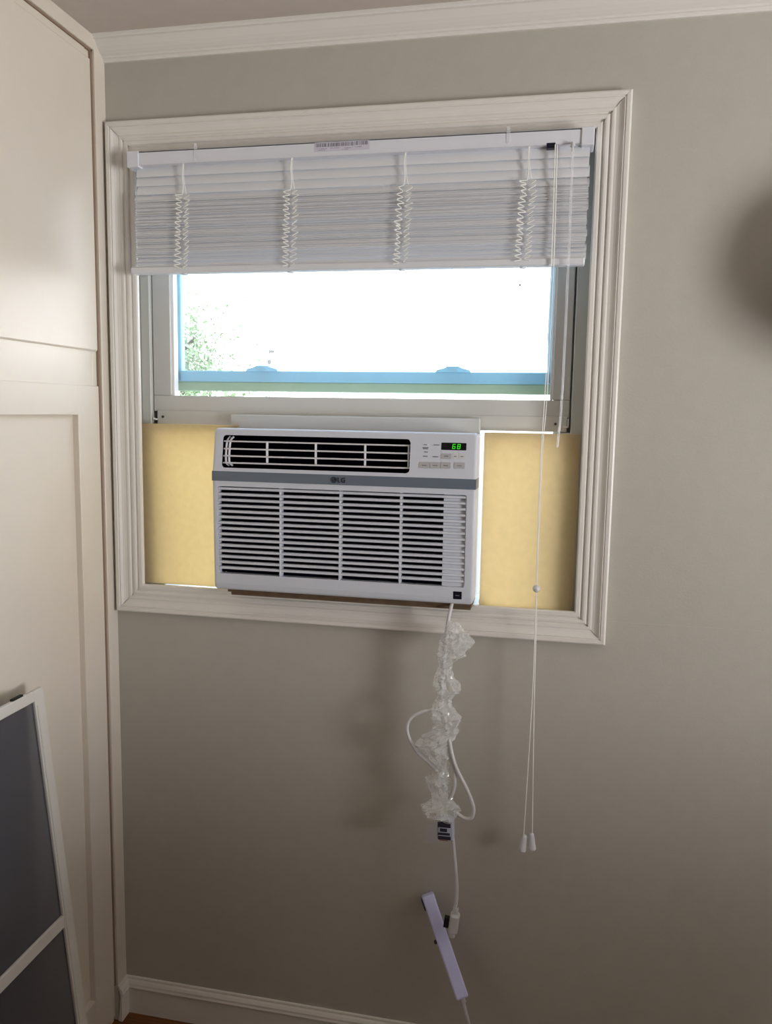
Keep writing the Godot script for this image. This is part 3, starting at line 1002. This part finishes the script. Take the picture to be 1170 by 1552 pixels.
# ---------------------------------------------------------------- leaning insect screen
func build_screen() -> void:
	var foot := Vector3(-0.913, 0.0, 0.362)
	var up := Vector3(-0.1058, 1.0, 0.0).normalized()
	var n := Vector3(1.0, 0.1058, 0.0).normalized()
	# own axes: x along the width (towards the camera), y up the screen, z out of it
	var sc := thing("window_screen", "white framed dark mesh window screen leaning against the closet door", "screen", foot)
	var place := Transform3D(Basis(Vector3(0, 0, 1), up, -n), foot)
	var w := 0.78
	var h := 1.0145
	var f := 0.031
	for q in [[0.0, 0.0, f, h], [w - f, 0.0, w, h]]:
		obj("frame_stile", box_mesh(Vector3(q[0], q[1], -0.005), Vector3(q[2], q[3], 0.006), 0.0015), M.screen_frame, sc, place)
		var ins := 0.007
		obj("spline", box_mesh(Vector3(q[2] - ins if q[0] == 0.0 else q[0], f, -0.0062), Vector3(q[2] - ins + 0.0035 if q[0] == 0.0 else q[0] + 0.004, h - f, -0.0048), 0.0005), M.vinyl_shade, sc, place)
	for q in [[f, 0.0, w - f, f], [f, 0.5075, w - f, 0.5335], [f, h - 0.022, w - f, h]]:
		obj("frame_rail", box_mesh(Vector3(q[0], q[1], -0.005), Vector3(q[2], q[3], 0.006), 0.0015), M.screen_frame, sc, place)
	for q in [[f - 0.002, 0.5335, h - 0.020], [f - 0.002, f - 0.002, 0.5075]]:
		obj("mesh_panel", box_mesh(Vector3(q[0], q[1], 0.0005), Vector3(w - f + 0.002, q[2], 0.0010), 0.0), M.screen_mesh, sc, place)
	obj("edge_clip", box_mesh(Vector3(0.060, h - 0.004, -0.003), Vector3(0.092, h + 0.004, 0.005), 0.001), M.rubber, sc, place)

# ---------------------------------------------------------------- cord, plug, wrapping, power strip
func build_power() -> void:
	var ac := get_node("air_conditioner")
	var st := new_st()
	tube(st, curve([Vector3(-0.209, 1.185, 0.045), Vector3(-0.211, 1.160, 0.075), Vector3(-0.214, 1.143, 0.082), Vector3(-0.218, 1.107, 0.085), Vector3(-0.221, 1.047, 0.086), Vector3(-0.225, 0.972, 0.088), Vector3(-0.224, 0.940, 0.092), Vector3(-0.240, 0.936, 0.100), Vector3(-0.262, 0.932, 0.104), Vector3(-0.287, 0.917, 0.104), Vector3(-0.298, 0.894, 0.103), Vector3(-0.292, 0.864, 0.102), Vector3(-0.272, 0.833, 0.100), Vector3(-0.248, 0.812, 0.098), Vector3(-0.225, 0.790, 0.098), Vector3(-0.208, 0.760, 0.100), Vector3(-0.199, 0.740, 0.104), Vector3(-0.189, 0.768, 0.108), Vector3(-0.190, 0.800, 0.108), Vector3(-0.200, 0.838, 0.104), Vector3(-0.206, 0.870, 0.098), Vector3(-0.203, 0.872, 0.106), Vector3(-0.196, 0.845, 0.112), Vector3(-0.184, 0.811, 0.113), Vector3(-0.161, 0.768, 0.113), Vector3(-0.146, 0.729, 0.112), Vector3(-0.148, 0.704, 0.111), Vector3(-0.164, 0.698, 0.108), Vector3(-0.186, 0.706, 0.104), Vector3(-0.205, 0.698, 0.101), Vector3(-0.208, 0.690, 0.1)], 5), 0.0040, 8)
	var cord := obj("power_cord", st, M.power_cord, ac)
	st = new_st()
	tube(st, curve([Vector3(-0.193, 0.655, 0.1), Vector3(-0.190, 0.640, 0.1), Vector3(-0.185, 0.598, 0.1), Vector3(-0.179, 0.540, 0.1), Vector3(-0.178, 0.500, 0.1), Vector3(-0.181, 0.478, 0.1)], 6), 0.0040, 8)
	obj("cord_tail", st, M.power_cord, cord)
	# the boxed tester in the cord with its paper tag
	var tilt := Basis(Vector3(0, 0, 1), deg_to_rad(2.0))
	obj("inline_box", box_mesh(Vector3(-0.018, -0.0255, -0.010), Vector3(0.018, 0.0255, 0.012), 0.003), M.tag, cord, Transform3D(tilt, Vector3(-0.2060, 0.6670, 0.1)))
	st = new_st()
	for q in [[-0.017, 0.006, 0.012, 0.020], [-0.012, -0.004, 0.004, 0.004], [-0.017, -0.012, 0.010, -0.006], [-0.016, -0.022, 0.012, -0.014]]:
		quad(st, Vector3(q[0], q[1], 0.0126), Vector3(q[2], q[1], 0.0126), Vector3(q[2], q[3], 0.0126), Vector3(q[0], q[3], 0.0126), Vector3(0, 0, 1))
	obj("warning_print", st, M.tag_dark, cord, Transform3D(tilt, Vector3(-0.2060, 0.6670, 0.1)))
	st = new_st()
	quad(st, Vector3(-0.013, -0.0245, 0.0127), Vector3(0.006, -0.0245, 0.0127), Vector3(0.006, -0.0225, 0.0127), Vector3(-0.013, -0.0225, 0.0127), Vector3(0, 0, 1))
	obj("warning_stripe", st, M.tag_red, cord, Transform3D(tilt, Vector3(-0.2060, 0.6670, 0.1)))
	obj("paper_tag", box_mesh(Vector3(-0.046, -0.031, -0.0003), Vector3(-0.018, 0.012, 0.0003), 0.0), mat(Color(0.62, 0.60, 0.59), 0.7), cord, Transform3D(tilt * Basis(Vector3.UP, 0.25), Vector3(-0.2060, 0.6680, 0.108)))
	# plug, pushed into the strip from its right side
	st = new_st()
	box(st, Vector3(-0.010, -0.040, -0.013), Vector3(0.011, 0.006, 0.011), 0.004)
	box(st, Vector3(-0.008, -0.052, -0.011), Vector3(0.007, -0.036, 0.009), 0.004)
	var tp := Transform3D(Basis(Vector3(0, 0, 1), deg_to_rad(-6.0)), Vector3(-0.1810, 0.4600, 0.1))
	var plug := obj("plug", st, M.plug, ac, tp)
	st = new_st()
	for k in 4:
		lathe(st, [Vector2(0.0048, 0.0), Vector2(0.0062, 0.0008), Vector2(0.0062, 0.0030), Vector2(0.0048, 0.0038)], Vector3(0, 0.0055 + k * 0.0042, 0), 12)
	obj("strain_relief", st, M.plug, plug, tp)
	st = new_st()
	box(st, Vector3(-0.022, -0.030, -0.006), Vector3(-0.009, -0.006, 0.006), 0.001)
	obj("plug_face", st, M.rubber, plug, tp)
	# power strip hanging in front of the wall
	var a := Vector3(-0.2500, 0.4680, 0.050)
	var b := Vector3(-0.1560, 0.2700, 0.112)
	var down := (b - a).normalized()
	var facing := Vector3(0.25, 0.35, 1.0)
	var out := (facing - down * facing.dot(down)).normalized()
	var right := (-down).cross(out).normalized()
	var L := a.distance_to(b)
	var ps := thing("power_strip", "narrow white power strip tilted on the wall below the window, plug beside it", "power strip", b)
	var pp := Transform3D(Basis(right, -down, out), b)
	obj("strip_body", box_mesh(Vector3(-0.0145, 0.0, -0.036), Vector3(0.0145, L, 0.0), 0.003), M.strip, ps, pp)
	for k in 3:
		obj("outlet", box_mesh(Vector3(0.0143, L - 0.052 - k * 0.055, -0.030), Vector3(0.0150, L - 0.022 - k * 0.055, -0.006), 0.0), M.rubber, ps, pp)
	obj("mounting_screw", box_mesh(Vector3(-0.0210, 0.118, -0.038), Vector3(-0.0140, 0.127, -0.030), 0.002), M.steel, ps, pp)
	st = new_st()
	box(st, Vector3(-0.0185, L - 0.036, -0.052), Vector3(0.004, L - 0.008, -0.034), 0.002)
	obj("hanger", st, M.steel, ps, pp)
	var e: Vector3 = pp * Vector3(0.0, -0.002, -0.016)
	st = new_st()
	tube(st, PackedVector3Array([pp * Vector3(0.0, 0.004, -0.016), pp * Vector3(0.0, -0.012, -0.016)]), 0.0060, 10)
	obj("strain_relief", st, M.plug, ps)
	st = new_st()
	tube(st, curve([e, e + Vector3(0.006, -0.022, 0.002), e + Vector3(0.016, -0.06, 0.002), e + Vector3(0.026, -0.13, -0.01), e + Vector3(0.03, -0.24, -0.03), e + Vector3(0.06, e.y * -1.0 + 0.006, 0.06), e + Vector3(0.5, e.y * -1.0 + 0.006, 0.12)], 6), 0.0042, 8)
	obj("strip_cord", st, M.power_cord, ps)
	# crumpled clear sleeve still wrapped round the cord
	var spine := [[-0.203, 1.130, 0.010], [-0.197, 1.110, 0.024], [-0.196, 1.088, 0.031], [-0.203, 1.066, 0.029], [-0.215, 1.046, 0.017], [-0.220, 1.026, 0.014], [-0.216, 1.004, 0.023], [-0.212, 0.982, 0.025], [-0.217, 0.962, 0.015], [-0.222, 0.942, 0.022], [-0.214, 0.918, 0.031], [-0.214, 0.897, 0.024], [-0.226, 0.874, 0.033], [-0.236, 0.852, 0.036], [-0.230, 0.828, 0.026], [-0.221, 0.808, 0.014], [-0.221, 0.790, 0.016], [-0.228, 0.770, 0.026], [-0.222, 0.748, 0.021], [-0.216, 0.730, 0.020], [-0.219, 0.712, 0.036], [-0.219, 0.699, 0.040], [-0.216, 0.688, 0.030]]
	var fn := FastNoiseLite.new()
	fn.seed = 5
	fn.frequency = 52.0
	fn.fractal_type = FastNoiseLite.FRACTAL_RIDGED
	fn.fractal_octaves = 3
	var lumps := FastNoiseLite.new()
	lumps.seed = 9
	lumps.frequency = 26.0
	st = new_st()
	var rows := 130
	var cols := 30
	var grid := []
	for i in rows + 1:
		var t := float(i) / rows * (spine.size() - 1)
		var k := mini(int(t), spine.size() - 2)
		var q := t - k
		var p0: Array = spine[k]
		var p1: Array = spine[k + 1]
		var centre := Vector3(lerpf(p0[0], p1[0], q), lerpf(p0[1], p1[1], q), 0.097)
		var r := lerpf(p0[2], p1[2], q)
		var row := []
		for j in cols:
			var ang := TAU * j / cols
			var dir := Vector3(cos(ang), 0, sin(ang) * 0.85)
			var s := centre + dir * r
			var d := 0.55 * fn.get_noise_3d(s.x, s.y * 0.7, s.z) + 0.75 * lumps.get_noise_3d(s.x, s.y, s.z)
			row.append(centre + dir * r * (0.82 + 0.70 * d) + Vector3(0, 0.006 * fn.get_noise_3d(s.z + 3.0, s.x, s.y), 0))
		grid.append(row)
	for i in rows:
		for j in cols:
			var jj := (j + 1) % cols
			var o: Vector3 = grid[i][j] - Vector3(spine[0][0], grid[i][j].y, 0.097)
			quad(st, grid[i][j], grid[i][jj], grid[i + 1][jj], grid[i + 1][j], o)
	# a loose flap in the bend of the right-hand loop
	tag(obj("plastic_sleeve", st, M.film), "crumpled clear plastic sleeve wrapped round the hanging power cord", "plastic wrap")

# ---------------------------------------------------------------- outside
func build_outside() -> void:
	var st := new_st()
	box(st, Vector3(-90, -3.6, -160), Vector3(60, -3.4, 8), 0.0)
	tag(obj("ground", st, M.soil), "pale ground far below outside the window", "ground", "", "structure")
	# tree seen through the left of the pane
	var base := Vector3(-7.75, -3.4, -13.5)
	var tr := thing("tree", "hazy green leafy tree at the left of the window pane", "tree", base)
	st = new_st()
	tube(st, curve([base, base + Vector3(0.1, 2.2, 0), base + Vector3(-0.1, 4.2, 0.1), base + Vector3(0.1, 6.0, 0)], 4), 0.11, 8)
	for k in 9:
		var y := 2.2 + k * 0.42
		var a := k * 2.4
		tube(st, curve([base + Vector3(0, y, 0), base + Vector3(cos(a) * 0.4, y + 0.5, sin(a) * 0.4), base + Vector3(cos(a) * 0.8, y + 0.8, sin(a) * 0.8)], 3), 0.035, 6)
	obj("trunk", st, M.bark, tr)
	st = new_st()
	for k in 6500:
		var c := Vector3(rng.randfn(0, 0.62), rng.randfn(0, 0.80), rng.randfn(0, 0.7))
		var p := base + Vector3(0.15, 5.7, 0) + Vector3(c.x * 0.75, c.y * 0.8, c.z * 0.7)
		var u := Vector3(rng.randf_range(-1, 1), rng.randf_range(-1, 1), rng.randf_range(-1, 1)).normalized() * rng.randf_range(0.04, 0.07)
		var v := u.cross(Vector3(rng.randf_range(-1, 1), rng.randf_range(-1, 1), rng.randf_range(-1, 1))).normalized() * 0.028
		quad(st, p - u, p + v, p + u, p - v, Vector3(0, 1, 0.2))
	var fo := obj("foliage", st, M.leaf, tr)
	fo.set_meta("kind", "stuff")
	# thin mast far behind the left sash latch
	var mb := Vector3(-16.67, -3.4, -44.0)
	var mast := thing("mast", "thin faint mast standing far outside above the left sash latch", "mast", mb)
	st = new_st()
	tube(st, PackedVector3Array([mb, Vector3(mb.x, 5.80, mb.z)]), 0.035, 6)
	obj("mast_pole", st, M.pole, mast)
	st = new_st()
	box(st, Vector3(mb.x - 0.02, 4.95, mb.z - 0.05), Vector3(mb.x + 0.30, 5.1, mb.z + 0.05), 0.01)
	obj("mast_head", st, M.pole, mast)
	st = new_st()
	box(st, Vector3(mb.x - 0.10, 4.3, mb.z - 0.05), Vector3(mb.x + 0.10, 4.55, mb.z + 0.05), 0.01)
	obj("mast_fitting", st, M.pole, mast)
	# low hedge tops along the bottom of the pane
	for h in [[-7.3, -10.6, 0.95, 0.0, 2.02], [-5.35, -10.8, 0.75, 0.0, 1.93]]:
		var hb := Vector3(h[0], -3.4, h[1])
		st = new_st()
		for k in 1500:
			var p := Vector3(hb.x + rng.randf_range(-h[2], h[2]), rng.randf_range(-1.0, h[4]) - absf(rng.randfn(0, 0.08)), hb.z + rng.randf_range(-0.5, 0.5))
			var u := Vector3(rng.randf_range(-1, 1), rng.randf_range(-1, 1), rng.randf_range(-1, 1)).normalized() * 0.07
			var v := u.cross(Vector3(rng.randf_range(-1, 1), rng.randf_range(-1, 1), rng.randf_range(-1, 1))).normalized() * 0.04
			quad(st, p - u, p + v, p + u, p - v, Vector3(0, 1, 0.2))
		tag(obj("hedge", st, M.leaf), "pale green hedge top seen under the outer sash" if h[0] < -6.0 else "thin end of the pale green hedge under the left sash latch", "hedge")

func build_ornament() -> void:
	var st := new_st()
	var up := Basis(Vector3.RIGHT, PI / 2)
	lathe(st, [Vector2(0, 0.0), Vector2(0.06, 0.0), Vector2(0.065, 0.015), Vector2(0.10, 0.05), Vector2(0.145, 0.09), Vector2(0.160, 0.13), Vector2(0.160, 0.16), Vector2(0.150, 0.165), Vector2(0.135, 0.155), Vector2(0.09, 0.12), Vector2(0, 0.11)], Vector3(0.655, 1.835, 0.0), 40, up)
	tag(obj("wall_ornament", st, M.ornament), "dark round wall ornament beyond the right edge, seen by its blurred shadow", "ornament")

# unseen drawer chest, added to shade the foot of the back wall
func build_added_dresser() -> void:
	var d := thing("added_dresser", "added grey drawer chest beyond the right edge, put there to shade the foot of the wall", "added_dresser", Vector3(1.25, 0, 1.15))
	obj("body", box_mesh(Vector3(0.62, 0.06, 0.93), Vector3(1.88, 0.94, 1.38), 0.004), M.added_dresser, d)
	obj("top", box_mesh(Vector3(0.60, 0.94, 0.91), Vector3(1.90, 0.97, 1.41), 0.004), M.added_dresser, d)
	for x in [0.66, 1.79]:
		for z in [0.96, 1.31]:
			obj("leg", box_mesh(Vector3(x, 0.0, z), Vector3(x + 0.05, 0.06, z + 0.05), 0.003), M.added_dresser, d)
	for row in 4:
		for col in 2:
			var x := 0.64 + col * 0.62
			var y := 0.09 + row * 0.213
			var dr := obj("drawer", box_mesh(Vector3(x, y, 1.38), Vector3(x + 0.60, y + 0.203, 1.396), 0.003), M.added_dresser, d)
			var st := new_st()
			lathe(st, [Vector2(0.006, 1.396), Vector2(0.006, 1.410), Vector2(0.014, 1.414), Vector2(0.014, 1.422), Vector2(0, 1.424)], Vector3(x + 0.30, y + 0.11, 0), 14, Basis(Vector3.RIGHT, PI / 2))
			obj("knob", st, M.steel, dr)
